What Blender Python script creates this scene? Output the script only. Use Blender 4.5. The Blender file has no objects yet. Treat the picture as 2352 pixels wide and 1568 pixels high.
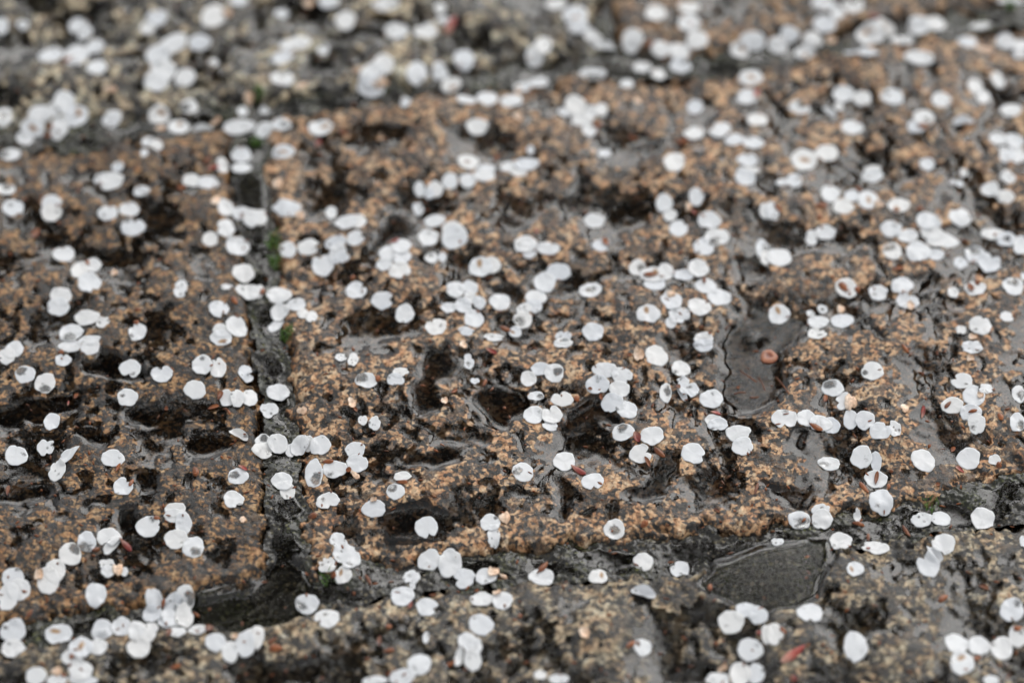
import bpy, math, random
import numpy as np
from mathutils import Vector

# ---------------------------------------------------------------- camera, sky, sun, exposure
SC = bpy.context.scene
COL = SC.collection
PITCH = math.radians(48.0)
DIST, LENS = 1.90, 160.0
TH = 18.0 / LENS                       # tan of half the horizontal field
cam_d = bpy.data.cameras.new('camera')
cam = bpy.data.objects.new('camera', cam_d)
COL.objects.link(cam)
cam_d.lens, cam_d.sensor_width = LENS, 36.0
cam_d.clip_start, cam_d.clip_end = 0.02, 500.0
CAM = np.array([0.0, -DIST * math.cos(PITCH), DIST * math.sin(PITCH)])
cam.location = CAM
cam.rotation_euler = (math.pi / 2 - PITCH, 0, 0)
cam_d.dof.use_dof = True
cam_d.dof.focus_distance = 1.858
cam_d.dof.aperture_fstop = 3.3
SC.camera = cam

SUN_EL, SUN_ROT = math.radians(50), math.radians(13)
world = bpy.data.worlds.new('World')
SC.world = world
world.use_nodes = True
wn, wl = world.node_tree.nodes, world.node_tree.links
wn.clear()
sky = wn.new('ShaderNodeTexSky')
sky.sky_type = 'NISHITA'
sky.sun_disc = False
sky.sun_elevation, sky.sun_rotation = SUN_EL, SUN_ROT
sky.air_density, sky.dust_density, sky.ozone_density = 1.0, 1.0, 1.0
hs = wn.new('ShaderNodeHueSaturation')
hs.inputs['Saturation'].default_value = 0.06
bg = wn.new('ShaderNodeBackground')
bg.inputs['Strength'].default_value = 0.15
wo = wn.new('ShaderNodeOutputWorld')
wl.new(sky.outputs[0], hs.inputs['Color'])
wl.new(hs.outputs[0], bg.inputs['Color'])
wl.new(bg.outputs[0], wo.inputs['Surface'])
sun_d = bpy.data.lights.new('sun', 'SUN')
sun_d.energy, sun_d.angle, sun_d.color = 1.55, math.radians(50), (1.0, 0.975, 0.94)
sun = bpy.data.objects.new('sun', sun_d)
COL.objects.link(sun)
sun.rotation_euler = (math.pi / 2 - SUN_EL, 0, math.pi - SUN_ROT)
SC.view_settings.view_transform = 'Standard'
SC.view_settings.look = 'None'
SC.view_settings.gamma = 1.0
SC.view_settings.exposure = 0.6

# ---------------------------------------------------------------- pixel <-> ground
# survey coordinates are those of the photograph, 2352 px wide (half size 1176 x 784)
CP, SP = math.cos(PITCH), math.sin(PITCH)


def ground_at(px, py, z=0.0):
    u = (px - 1176.0) / 1176.0 * TH
    v = (784.0 - py) / 1176.0 * TH
    dx, dy, dz = u, CP + v * SP, -SP + v * CP
    t = (z - CAM[2]) / dz
    return CAM[0] + dx * t, CAM[1] + dy * t


def pixel_of(x, y, z=0.0):
    rx, ry, rz = x - CAM[0], y - CAM[1], z - CAM[2]
    d = ry * CP - rz * SP
    up = ry * SP + rz * CP
    return 1176.0 + rx / d / TH * 1176.0, 784.0 - up / d / TH * 1176.0
# ---------------------------------------------------------------- materials
def nt(name):
    m = bpy.data.materials.new(name)
    m.use_nodes = True
    t = m.node_tree
    t.nodes.clear()
    return m, t, t.nodes, t.links


def node(n, kind, **kw):
    o = n.new('ShaderNode' + kind)
    for k, v in kw.items():
        if k in o.inputs.keys():
            o.inputs[k].default_value = v
        else:
            setattr(o, k, v)
    return o


def ramp(n, stops, interp='LINEAR'):
    r = n.new('ShaderNodeValToRGB')
    r.color_ramp.interpolation = interp
    e = r.color_ramp.elements
    while len(e) < len(stops):
        e.new(0.5)
    for el, (p, c) in zip(e, stops):
        el.position = p
        el.color = (*c, 1) if len(c) == 3 else c
    return r


def mix(n, l, fac, a, b, blend='MIX'):
    m = n.new('ShaderNodeMix')
    m.data_type, m.blend_type = 'RGBA', blend
    for sock, v in ((0, fac), (6, a), (7, b)):
        if hasattr(v, 'is_linked') or hasattr(v, 'links'):
            l.new(v, m.inputs[sock])
        elif sock == 0:
            m.inputs[0].default_value = v
        else:
            m.inputs[sock].default_value = (*v, 1)
    return m.outputs[2]


def math_node(n, l, op, a, b=None, clamp=False):
    m = n.new('ShaderNodeMath')
    m.operation, m.use_clamp = op, clamp
    for i, v in enumerate((a, b)):
        if v is None:
            continue
        if hasattr(v, 'links'):
            l.new(v, m.inputs[i])
        else:
            m.inputs[i].default_value = v
    return m.outputs[0]


def granite(name, cream, tan, rust, dark, soaked, grain=1.0, seed=0.0, shift=0.0):
    """split granite: fine mottling of cream, tan, rust and near-black grains, with soaked darker patches that shine"""
    m, t, n, l = nt(name)
    geo = n.new('ShaderNodeNewGeometry')
    off = node(n, 'VectorMath', operation='ADD')
    l.new(geo.outputs['Position'], off.inputs[0])
    off.inputs[1].default_value = (seed, seed * 0.7, seed * .3)
    P = off.outputs[0]

    def noise(scale, detail, rough, dist=0.0):
        x = node(n, 'TexNoise', Scale=scale * grain, Detail=detail, Roughness=rough, Distortion=dist)
        l.new(P, x.inputs['Vector'])
        return x.outputs['Fac']

    def voro(scale):
        x = node(n, 'TexVoronoi', Scale=scale * grain)
        l.new(P, x.inputs['Vector'])
        s = n.new('ShaderNodeSeparateColor')
        l.new(x.outputs['Color'], s.inputs[0])
        return s
    mott = noise(230, 8, .74)
    clump = noise(105, 5, .62)
    patch = noise(88, 6, .64, .5)
    hue = noise(190, 4, .6)
    fine = noise(1100, 3, .7)
    va, vb = voro(620), voro(1300)
    # 0 = mica, 1 = feldspar
    a = math_node(n, l, 'MULTIPLY', mott, .62)
    b = math_node(n, l, 'MULTIPLY_ADD', clump, .38)
    l.new(a, b.node.inputs[2])
    c = math_node(n, l, 'MULTIPLY_ADD', va.outputs[0], .24)
    l.new(b, c.node.inputs[2])
    c = math_node(n, l, 'ADD', c, -.131 + shift)
    mid = tuple(x * .42 for x in tan)
    r = ramp(n, [(.36, dark), (.43, tuple(x * 3.0 for x in dark)), (.47, mid), (.515, tan), (.57, tuple(.5 * (x + y) for x, y in zip(tan, cream))), (.66, cream)])
    l.new(c, r.inputs[0])
    tr_ = ramp(n, [(.34, (.80, .92, 1.06)), (.47, (.98, 1.0, 1.0)), (.54, (1.0, .96, .92)), (.66, tuple(.4 + .6 * x for x in rust))])
    l.new(hue, tr_.inputs[0])
    tint = tr_.outputs[0]
    col = mix(n, l, 1.0, r.outputs[0], tint, 'MULTIPLY')
    g = node(n, 'MapRange')
    l.new(vb.outputs[1], g.inputs['Value'])
    g.inputs['To Min'].default_value, g.inputs['To Max'].default_value = .62, 1.32
    gv = n.new('ShaderNodeCombineColor')
    for q in range(3):
        l.new(g.outputs[0], gv.inputs[q])
    col = mix(n, l, 1.0, col, gv.outputs[0], 'MULTIPLY')
    # soaked patches
    sk = node(n, 'MapRange', interpolation_type='SMOOTHSTEP')
    s2 = math_node(n, l, 'MULTIPLY_ADD', mott, .35)
    l.new(patch, s2.node.inputs[2])
    l.new(s2, sk.inputs['Value'])
    sk.inputs['From Min'].default_value, sk.inputs['From Max'].default_value = .655 + soaked, .605 + soaked
    col = mix(n, l, sk.outputs[0], col, mix(n, l, 1.0, col, (.24, .24, .245), 'MULTIPLY'))
    col = mix(n, l, 1.0, col, (1.12, 1.05, .98), 'MULTIPLY')
    bsdf = n.new('ShaderNodeBsdfPrincipled')
    l.new(col, bsdf.inputs['Base Color'])
    rr = node(n, 'MapRange')
    l.new(sk.outputs[0], rr.inputs['Value'])
    rr.inputs['To Min'].default_value, rr.inputs['To Max'].default_value = .50, .16
    l.new(rr.outputs[0], bsdf.inputs['Roughness'])
    bsdf.inputs['Specular IOR Level'].default_value = .36
    bmp = node(n, 'Bump', Strength=.5, Distance=.0005)
    hh = math_node(n, l, 'MULTIPLY_ADD', mott, 1.2)
    l.new(fine, hh.node.inputs[2])
    l.new(hh, bmp.inputs['Height'])
    l.new(bmp.outputs[0], bsdf.inputs['Normal'])
    o = n.new('ShaderNodeOutputMaterial')
    l.new(bsdf.outputs[0], o.inputs[0])
    return m


def grit_material():
    m, t, n, l = nt('joint_grit')
    geo = n.new('ShaderNodeNewGeometry')
    v = node(n, 'TexVoronoi', Scale=1000)
    l.new(geo.outputs['Position'], v.inputs['Vector'])
    s = n.new('ShaderNodeSeparateColor')
    l.new(v.outputs['Color'], s.inputs[0])
    nz = node(n, 'TexNoise', Scale=45, Detail=5, Roughness=.65)
    l.new(geo.outputs['Position'], nz.inputs['Vector'])
    a = ramp(n, [(0, (.008, .008, .007)), (.55, (.017, .016, .014)), (.86, (.032, .029, .022)), (.96, (.08, .07, .045)), (1, (.17, .14, .09))])
    l.new(s.outputs[0], a.inputs[0])
    g = ramp(n, [(.45, (1, 1, 1)), (.62, (.75, .95, .45))])
    l.new(nz.outputs['Fac'], g.inputs[0])
    c = mix(n, l, 1.0, a.outputs[0], g.outputs[0], 'MULTIPLY')
    b = node(n, 'BsdfPrincipled', Roughness=.25)
    l.new(c, b.inputs['Base Color'])
    b.inputs['Specular IOR Level'].default_value = .4
    o = n.new('ShaderNodeOutputMaterial')
    l.new(b.outputs[0], o.inputs[0])
    return m


def water_material():
    """rain water, a little murky with silt: lets the stone show through, mirrors the sky"""
    m, t, n, l = nt('rain_water')
    tr = n.new('ShaderNodeBsdfTransparent')
    cl = n.new('ShaderNodeAttribute')
    cl.attribute_name = 'clear'
    tc = mix(n, l, cl.outputs['Fac'], WATER_TINT, (.72, .71, .66))
    l.new(tc, tr.inputs[0])
    gl = node(n, 'BsdfGlossy', Roughness=.03)
    gl.inputs[0].default_value = (1, 1, 1, 1)
    fr = node(n, 'Fresnel', IOR=1.42)
    mx = n.new('ShaderNodeMixShader')
    l.new(fr.outputs[0], mx.inputs[0])
    l.new(tr.outputs[0], mx.inputs[1])
    l.new(gl.outputs[0], mx.inputs[2])
    o = n.new('ShaderNodeOutputMaterial')
    l.new(mx.outputs[0], o.inputs[0])
    return m


WATER_TINT = (.33, .32, .31)

# ---------------------------------------------------------------- the ground, on a grid of half-millimetres
COVER = .135     # share of the stone faces under a film of water
STEP = 0.0005
X0, X1, Y0, Y1 = -0.27, 0.27, -0.215, 0.275
NX, NY = int((X1 - X0) / STEP) + 1, int((Y1 - Y0) / STEP) + 1
gx = X0 + np.arange(NX) * STEP
gy = Y0 + np.arange(NY) * STEP
GX, GY = np.meshgrid(gx, gy)                 # [row y, col x]
PX, PY = pixel_of(GX, GY)
rng = np.random.default_rng(11)
FY = np.fft.fftfreq(NY, STEP)[:, None]
FX = np.fft.rfftfreq(NX, STEP)[None, :]
FR = np.sqrt(FX ** 2 + FY ** 2)


def band(lo, hi, slope=1.0, ax=1.0, seed=None):
    """random field with wavelengths between lo and hi metres, unit deviation"""
    r = np.random.default_rng(seed) if seed is not None else rng
    f = np.fft.rfft2(r.standard_normal((NY, NX)))
    fr = np.sqrt((FX * ax) ** 2 + FY ** 2) + 1e-9
    w = np.where((fr > 1 / hi) & (fr < 1 / lo), fr ** -slope, 0.0)
    w *= np.exp(-(fr * lo * .6) ** 4)
    o = np.fft.irfft2(f * w, s=(NY, NX))
    return (o - o.mean()) / o.std()


def gauss(a, sig):
    pad = int(sig / STEP * 3) + 2
    b = np.pad(a, pad, mode='edge')
    fy = np.fft.fftfreq(b.shape[0], STEP)[:, None]
    fx = np.fft.rfftfreq(b.shape[1], STEP)[None, :]
    w = np.exp(-2 * (math.pi * sig) ** 2 * (fx ** 2 + fy ** 2))
    o = np.fft.irfft2(np.fft.rfft2(b) * w, s=b.shape)
    return o[pad:-pad, pad:-pad]


def dilate(a, times=1):
    for _ in range(times):
        b = a.copy()
        b[1:] = np.maximum(b[1:], a[:-1])
        b[:-1] = np.maximum(b[:-1], a[1:])
        c = b.copy()
        c[:, 1:] = np.maximum(c[:, 1:], b[:, :-1])
        c[:, :-1] = np.maximum(c[:, :-1], b[:, 1:])
        a = c
    return a


def smooth(e0, e1, x):
    t = np.clip((x - e0) / (e1 - e0), 0, 1)
    return t * t * (3 - 2 * t)


def inside(poly):
    p = np.array(poly, float)
    x0, y0 = p.min(0) - 2
    x1, y1 = p.max(0) + 2
    m = (PX > x0) & (PX < x1) & (PY > y0) & (PY < y1)
    qx, qy = (PX + RAG1)[m], (PY + RAG2)[m]
    r = np.zeros(qx.shape, bool)
    for (ax, ay), (bx, by) in zip(p, np.roll(p, -1, 0)):
        c = (ay > qy) != (by > qy)
        with np.errstate(divide='ignore', invalid='ignore'):
            r ^= c & (qx < (bx - ax) * (qy - ay) / (by - ay) + ax)
    o = np.zeros(PX.shape, bool)
    o[m] = r
    return o


RAG1 = band(.003, .016, 1.0, seed=41) * 7.0
RAG2 = band(.003, .016, 1.0, seed=42) * 5.0
# joints between the stones, in survey pixels: centre line and half width
wob = band(.004, .03, 1.2, seed=3) * 8.0
wob2 = band(.004, .03, 1.2, seed=4) * 8.0
UP = np.array([(-300, 355, 26), (0, 318, 26), (250, 295, 28), (500, 262, 27), (800, 222, 26), (1000, 195, 24), (1250, 160, 30), (1400, 140, 34),
               (1600, 150, 26), (1750, 122, 24), (2000, 85, 22), (2200, 48, 26), (2352, 25, 28), (2700, -20, 28)], float)
LO = np.array([(-300, 1490, 34), (0, 1462, 34), (110, 1440, 40), (300, 1408, 26), (420, 1402, 34), (600, 1372, 55), (800, 1332, 44), (1000, 1305, 40),
               (1180, 1300, 40), (1326, 1282, 44), (1430, 1280, 46), (1551, 1266, 48), (1750, 1255, 46), (1900, 1222, 40), (2100, 1190, 44), (2250, 1150, 54), (2352, 1130, 58), (2700, 1080, 50)], float)
VL = np.array([(200, 565, 42), (330, 570, 46), (420, 575, 46), (560, 592, 42), (700, 608, 44), (900, 632, 46), (1000, 645, 46), (1150, 655, 50), (1300, 660, 50), (1450, 662, 50)], float)
dU = (PY + wob - np.interp(PX, UP[:, 0], UP[:, 1])) * .00025      # metres below the upper joint's centre
dUw = np.interp(PX, UP[:, 0], UP[:, 2]) * .00027
dL = (PY + wob2 - np.interp(PX, LO[:, 0], LO[:, 1])) * .00025
dLw = np.interp(PX, LO[:, 0], LO[:, 2]) * .00025
dV = (PX + wob - np.interp(PY, VL[:, 0], VL[:, 1])) * .000182
dVw = np.interp(PY, VL[:, 0], VL[:, 2]) * .000182
dT = (PX + wob2 - 1395 + 8 * np.sin(PY / 25)) * .000182
dTw = 26 * .000182
# how far inside each stone (metres)
IN = {
    'far_grey': np.minimum(-dU - dUw, -dT - dTw),
    'far_tan': np.minimum(-dU - dUw, dT - dTw),
    'left_tan': np.minimum(np.minimum(dU - dUw, -dL - dLw), -dV - dVw),
    'middle_tan': np.minimum(np.minimum(dU - dUw, -dL - dLw), dV - dVw),
    'near_grey': dL - dLw,
}

# relief of the split faces
CH = band(.008, .026, 1.0, ax=.68, seed=22) + .10 * band(.004, .009, 1.0, ax=.72, seed=26)
REL = (band(.03, .14, 1.3, seed=21) * .0010 - np.log1p(np.exp(-(CH + .25) * 2.4)) / 2.4 * .00036 + band(.004, .010, 1.0, ax=.8, seed=23) * .00007
       + band(.0016, .004, .8, seed=24) * .000035)
FINE = band(.0010, .0022, .5, seed=25) * .00002
H = np.full(GX.shape, -1.0)
OWNER = np.full(GX.shape, -1)
for i, (k, d) in enumerate(IN.items()):
    edge = np.clip(d / .006, 0, 1)
    hk = REL + FINE - .0022 * (1 - edge) ** 2.2 + np.where(d < 0, d * 3.0, 0)
    if k == 'left_tan':
        hk = hk - .0006
    up = hk > H
    H = np.where(up, hk, H)
    OWNER = np.where(up & (d > -.0035), i, OWNER)
# hairline crack in the middle stone
cr = (PX + wob - np.interp(PY, [215, 300, 360, 430], [1532, 1538, 1542, 1560])) * .000182
H -= .0016 * np.exp(-(cr / .0012) ** 2) * smooth(205, 225, PY) * (1 - smooth(390, 440, PY))
BED = -.0030 + band(.015, .05, 1.2, seed=31) * .0007 + band(.0025, .008, .9, seed=32) * .00018 + band(.0011, .0025, .6, seed=33) * .00010

# pools lying in hollows of the stones: outline in survey pixels, depth in mm
POOLS = [
    (2.2, [(1725, 690), (1752, 678), (1772, 722), (1845, 735), (1835, 762), (1802, 792), (1792, 830), (1802, 890), (1785, 925), (1720, 947), (1668, 930), (1643, 880), (1662, 830), (1640, 790), (1680, 740), (1716, 730)]),
    (1.6, [(960, 830), (1000, 803), (1050, 818), (1082, 850), (1040, 856), (1000, 872), (990, 900), (1008, 942), (980, 940), (955, 955), (938, 905), (962, 880)]),
    (1.7, [(1075, 912), (1130, 880), (1190, 893), (1212, 930), (1190, 960), (1150, 992), (1118, 972), (1100, 940)]),
    (1.5, [(1288, 988), (1318, 935), (1360, 903), (1402, 930), (1434, 968), (1400, 977), (1370, 962), (1330, 988)]),
    (1.4, [(925, 1062), (990, 1040), (1042, 1016), (1064, 1060), (1012, 1086), (960, 1076)]),
    (1.6, [(1405, 1132), (1470, 1120), (1500, 1085), (1520, 1050), (1538, 1012), (1555, 1060), (1532, 1092), (1530, 1135), (1480, 1155)]),
    (1.3, [(1265, 1065), (1302, 1100), (1312, 1150), (1290, 1205), (1273, 1190), (1285, 1130)]),
    (1.4, [(1735, 1105), (1790, 1128), (1850, 1116), (1905, 1108), (1862, 1140), (1842, 1168), (1788, 1152)]),
    (1.4, [(848, 580), (862, 530), (900, 492), (940, 478), (960, 520), (930, 545), (890, 560), (862, 592)]),
    (1.1, [(1262, 472), (1310, 440), (1338, 398), (1362, 405), (1342, 442), (1312, 464), (1370, 478), (1402, 502), (1350, 494), (1300, 478)]),
    (1.2, [(1675, 588), (1742, 608), (1764, 640), (1700, 638)]),
    (1.2, [(1946, 690), (1990, 698), (2000, 750), (2042, 770), (2030, 788), (1988, 762), (1958, 722)]),
    (1.2, [(2090, 640), (2150, 626), (2164, 660), (2106, 672)]),
    (1.3, [(1125, 662), (1180, 648), (1204, 690), (1150, 684)]),
    (1.2, [(1806, 1012), (1840, 978), (1872, 1000), (1852, 1052), (1812, 1032)]),
    (1.8, [(190, 842), (240, 800), (300, 832), (352, 852), (320, 872), (240, 866)]),
    (1.8, [(-30, 935), (120, 908), (205, 886), (170, 932), (60, 962), (0, 1000)]),
    (1.8, [(286, 930), (370, 918), (374, 962), (298, 977)]),
    (1.8, [(168, 986), (220, 973), (264, 1010), (230, 1034)]),
    (1.8, [(426, 1012), (500, 998), (536, 1030), (440, 1052)]),
    (1.6, [(-20, 1142), (90, 1108), (114, 1130), (40, 1164)]),
    (1.5, [(268, 1182), (312, 1148), (302, 1214), (274, 1217)]),
    (1.6, [(300, 1092), (360, 1080), (380, 1120), (320, 1130)]),
    (1.3, [(600, 1530), (720, 1508), (735, 1562), (590, 1580)]),
    (1.3, [(870, 1180), (960, 1150), (1050, 1190), (1010, 1230), (900, 1240)]),
    (1.2, [(1120, 505), (1190, 500), (1215, 525), (1150, 530)]),
    (1.2, [(1500, 1545), (1620, 1510), (1660, 1540), (1560, 1568)]),
    (1.2, [(2160, 520), (2230, 505), (2250, 540), (2180, 548)]),
    (1.2, [(1700, 420), (1780, 405), (1800, 440), (1730, 448)]),
    (1.2, [(2230, 190), (2300, 200), (2330, 250), (2270, 240)]),
    (1.2, [(1440, 330), (1520, 310), (1530, 350), (1470, 362)]),
]
BED_POOLS = [   # (level, bed drop) in mm relative to the stone tops
    (-1.6, 2.2, [(1588, 1335), (1650, 1282), (1740, 1250), (1820, 1232), (1908, 1226), (1922, 1268), (1892, 1312), (1880, 1362), (1840, 1394), (1760, 1398), (1690, 1384), (1620, 1356)]),
    (-3.6, 3.5, [(440, 1362), (560, 1350), (636, 1276), (692, 1286), (722, 1350), (735, 1402), (640, 1424), (540, 1444), (455, 1424)]),
    (-2.0, 1.0, [(530, 395), (612, 392), (624, 520), (600, 535), (545, 520)]),
    (-2.6, 1.0, [(1270, 142), (1400, 112), (1525, 140), (1480, 166), (1380, 160), (1300, 170)]),
    (-2.4, 1.0, [(425, 1348), (600, 1306), (590, 1342), (445, 1368)]),
]
GH = gauss(H, .0048)
W = GH - np.quantile((GH - H)[OWNER >= 0][::7], 1 - COVER)
POOLF, BEDF = np.zeros(GX.shape), np.zeros(GX.shape)
for depth, poly in POOLS:
    m = inside(poly)
    if not m.any():
        continue
    f = smooth(.10, .80, gauss(m.astype(float), .0016))
    base = np.percentile(H[m & (OWNER >= 0)], 62) if (m & (OWNER >= 0)).any() else 0
    floor = base - depth * .0014 + (REL * .25 + FINE * .6)
    H = H * (1 - f) + np.minimum(H, floor) * f
    W = W * (1 - f) + (base - .00060) * f
    POOLF = np.maximum(POOLF, f)
bedW = gauss(BED, .006) + .00008
for lv, drop, poly in BED_POOLS:
    m = inside(poly)
    f = smooth(.15, .85, gauss(m.astype(float), .0024))
    sink = np.minimum(H, lv * .001 - (drop * .001 + .004 if drop > 2 else .0012) + REL * .3 + FINE)
    H = np.where(OWNER >= 0, H * (1 - f) + sink * f, H)
    BED = BED * (1 - f) + (lv * .001 - drop * .001 + (BED + .0030) * .6) * f
    bedW = bedW * (1 - f) + lv * .001 * f
    BEDF = np.maximum(BEDF, f)
    POOLF = np.maximum(POOLF, f * .7)
    W = W * (1 - f) + lv * .001 * f
OWNER = np.where((BED > H + .0012) & (BEDF > .5), -1, OWNER)
isbed = BED > H
GROUND = np.where(isbed, BED, H)
bf = smooth(.2, .8, gauss((OWNER < 0).astype(float), .0012))
W = W * (1 - bf) + bedW * bf
hs_ = gauss(GROUND, .0006)
q = .00030
WAT = hs_ + q * np.logaddexp(0, (W - hs_) / q) - .00004
WAT = gauss(WAT, .0005)
PF = smooth(.55, .95, POOLF)
WAT = WAT * (1 - PF) + gauss(WAT, .0013) * PF
WET = (WAT > GROUND + .000012) & (gauss(W - hs_, .0006) > -.00022 - .00070 * POOLF)


def grid_mesh(name, Z, keep, mat, parent=None):
    """sheet over the grid cells whose corner mask 'keep' is set"""
    cell = keep[:-1, :-1] & keep[1:, :-1] & keep[:-1, 1:] & keep[1:, 1:]
    used = np.zeros(keep.shape, bool)
    used[:-1, :-1] |= cell
    used[1:, :-1] |= cell
    used[:-1, 1:] |= cell
    used[1:, 1:] |= cell
    idx = np.cumsum(used.ravel()).reshape(used.shape) - 1
    co = np.stack([GX[used], GY[used], Z[used]], 1).astype(np.float32)
    j, i = np.nonzero(cell)
    q4 = np.stack([idx[j, i], idx[j, i + 1], idx[j + 1, i + 1], idx[j + 1, i]], 1).astype(np.int32)
    me = bpy.data.meshes.new(name)
    me.vertices.add(len(co))
    me.vertices.foreach_set('co', co.ravel())
    me.loops.add(q4.size)
    me.loops.foreach_set('vertex_index', q4.ravel())
    me.polygons.add(len(q4))
    me.polygons.foreach_set('loop_start', np.arange(0, q4.size, 4, dtype=np.int32))
    me.polygons.foreach_set('use_smooth', np.ones(len(q4), bool))
    me.update(calc_edges=True)
    me.materials.append(mat)
    o = bpy.data.objects.new(name, me)
    COL.objects.link(o)
    return o


def tag(o, label=None, cat=None, group=None, kind=None):
    for k, v in (('label', label), ('category', cat), ('group', group), ('kind', kind)):
        if v:
            o[k] = v
    return o


def lin(r, g, b):
    f = lambda c: (c / 255 / 12.92) if c <= 10 else ((c / 255 + .055) / 1.055) ** 2.4
    return (f(r), f(g), f(b))


TAN = granite('tan_granite', lin(194, 170, 140), lin(158, 124, 92), (1.0, .72, .58), (.016, .015, .014), .015, 1.0, 0.0, -.010)
TAN_SMALL = granite('fine_tan_granite', lin(170, 142, 106), lin(130, 99, 66), (1.0, .76, .62), (.011, .010, .009), .035, 1.2, 3.1, -.022)
TAN_FAR = granite('dull_tan_granite', lin(174, 150, 122), lin(140, 112, 84), (1.0, .78, .66), (.020, .018, .016), .025, .9, 5.3, -.012)
GREY = granite('grey_granite', lin(184, 174, 152), lin(132, 119, 97), (1.0, .74, .60), (.018, .017, .016), .03, .95, 7.7, -.018)
GREY_FAR = granite('pale_grey_granite', lin(196, 190, 170), lin(142, 134, 114), (1.0, .82, .70), (.018, .017, .016), .025, .6, 9.9, -.018)
GRIT, WATER = grit_material(), water_material()
STONES = [('far_grey', GREY_FAR, 'pale grey speckled granite slab, farthest and most blurred, above the upper joint'),
          ('far_tan', TAN_FAR, 'dull tan granite slab right of the short top joint, blurred'),
          ('left_tan', TAN_SMALL, 'dark brown fine-grained wet granite slab left of the upright mossy joint'),
          ('middle_tan', TAN, 'widest tan granite slab with many small rain pools'),
          ('near_grey', GREY, 'grey and cream granite slab nearest, below the lower joint')]
for i, (k, mat, lab) in enumerate(STONES):
    own = dilate((OWNER == i).astype(np.int8), 2).astype(bool)
    o = grid_mesh('paving_stone', H, own & (IN[k] > -.006), mat)
    tag(o, lab, 'paving stone', 'wet granite paving stones')
g = grid_mesh('joint_bed', BED, dilate((OWNER < 0).astype(np.int8), 4).astype(bool), GRIT)
g.name = 'ground'
tag(g, kind='structure')
w = grid_mesh('water', WAT, dilate(WET.astype(np.int8), 1).astype(bool), WATER)
used = np.zeros(WET.shape, bool)
kp = dilate(WET.astype(np.int8), 1).astype(bool)
cl_ = kp[:-1, :-1] & kp[1:, :-1] & kp[:-1, 1:] & kp[1:, 1:]
for a_, b_ in ((0, 0), (1, 0), (0, 1), (1, 1)):
    used[a_:NY - 1 + a_, b_:NX - 1 + b_] |= cl_
at_ = w.data.attributes.new('clear', 'FLOAT', 'POINT')
at_.data.foreach_set('value', np.clip(.30 * (1 - POOLF) + BEDF, 0, 1)[used].astype(np.float32))
tag(w, kind='structure')
# the rest of the square, running on beyond the surveyed stones
me = bpy.data.meshes.new('pavement')
R = 30.0
rim = [(-R, -R), (R, -R), (R, R), (-R, R)]
inn = [(X0 + .004, Y0 + .004), (X1 - .004, Y0 + .004), (X1 - .004, Y1 - .004), (X0 + .004, Y1 - .004)]
me.from_pydata([(x, y, -.0012) for x, y in rim + inn], [], [(i, (i + 1) % 4, 4 + (i + 1) % 4, 4 + i) for i in range(4)])
me.materials.append(GREY)
pv = bpy.data.objects.new('pavement', me)
COL.objects.link(pv)
tag(pv, kind='structure')
TOP = np.maximum(GROUND, np.where(WET, WAT, -1))
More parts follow.
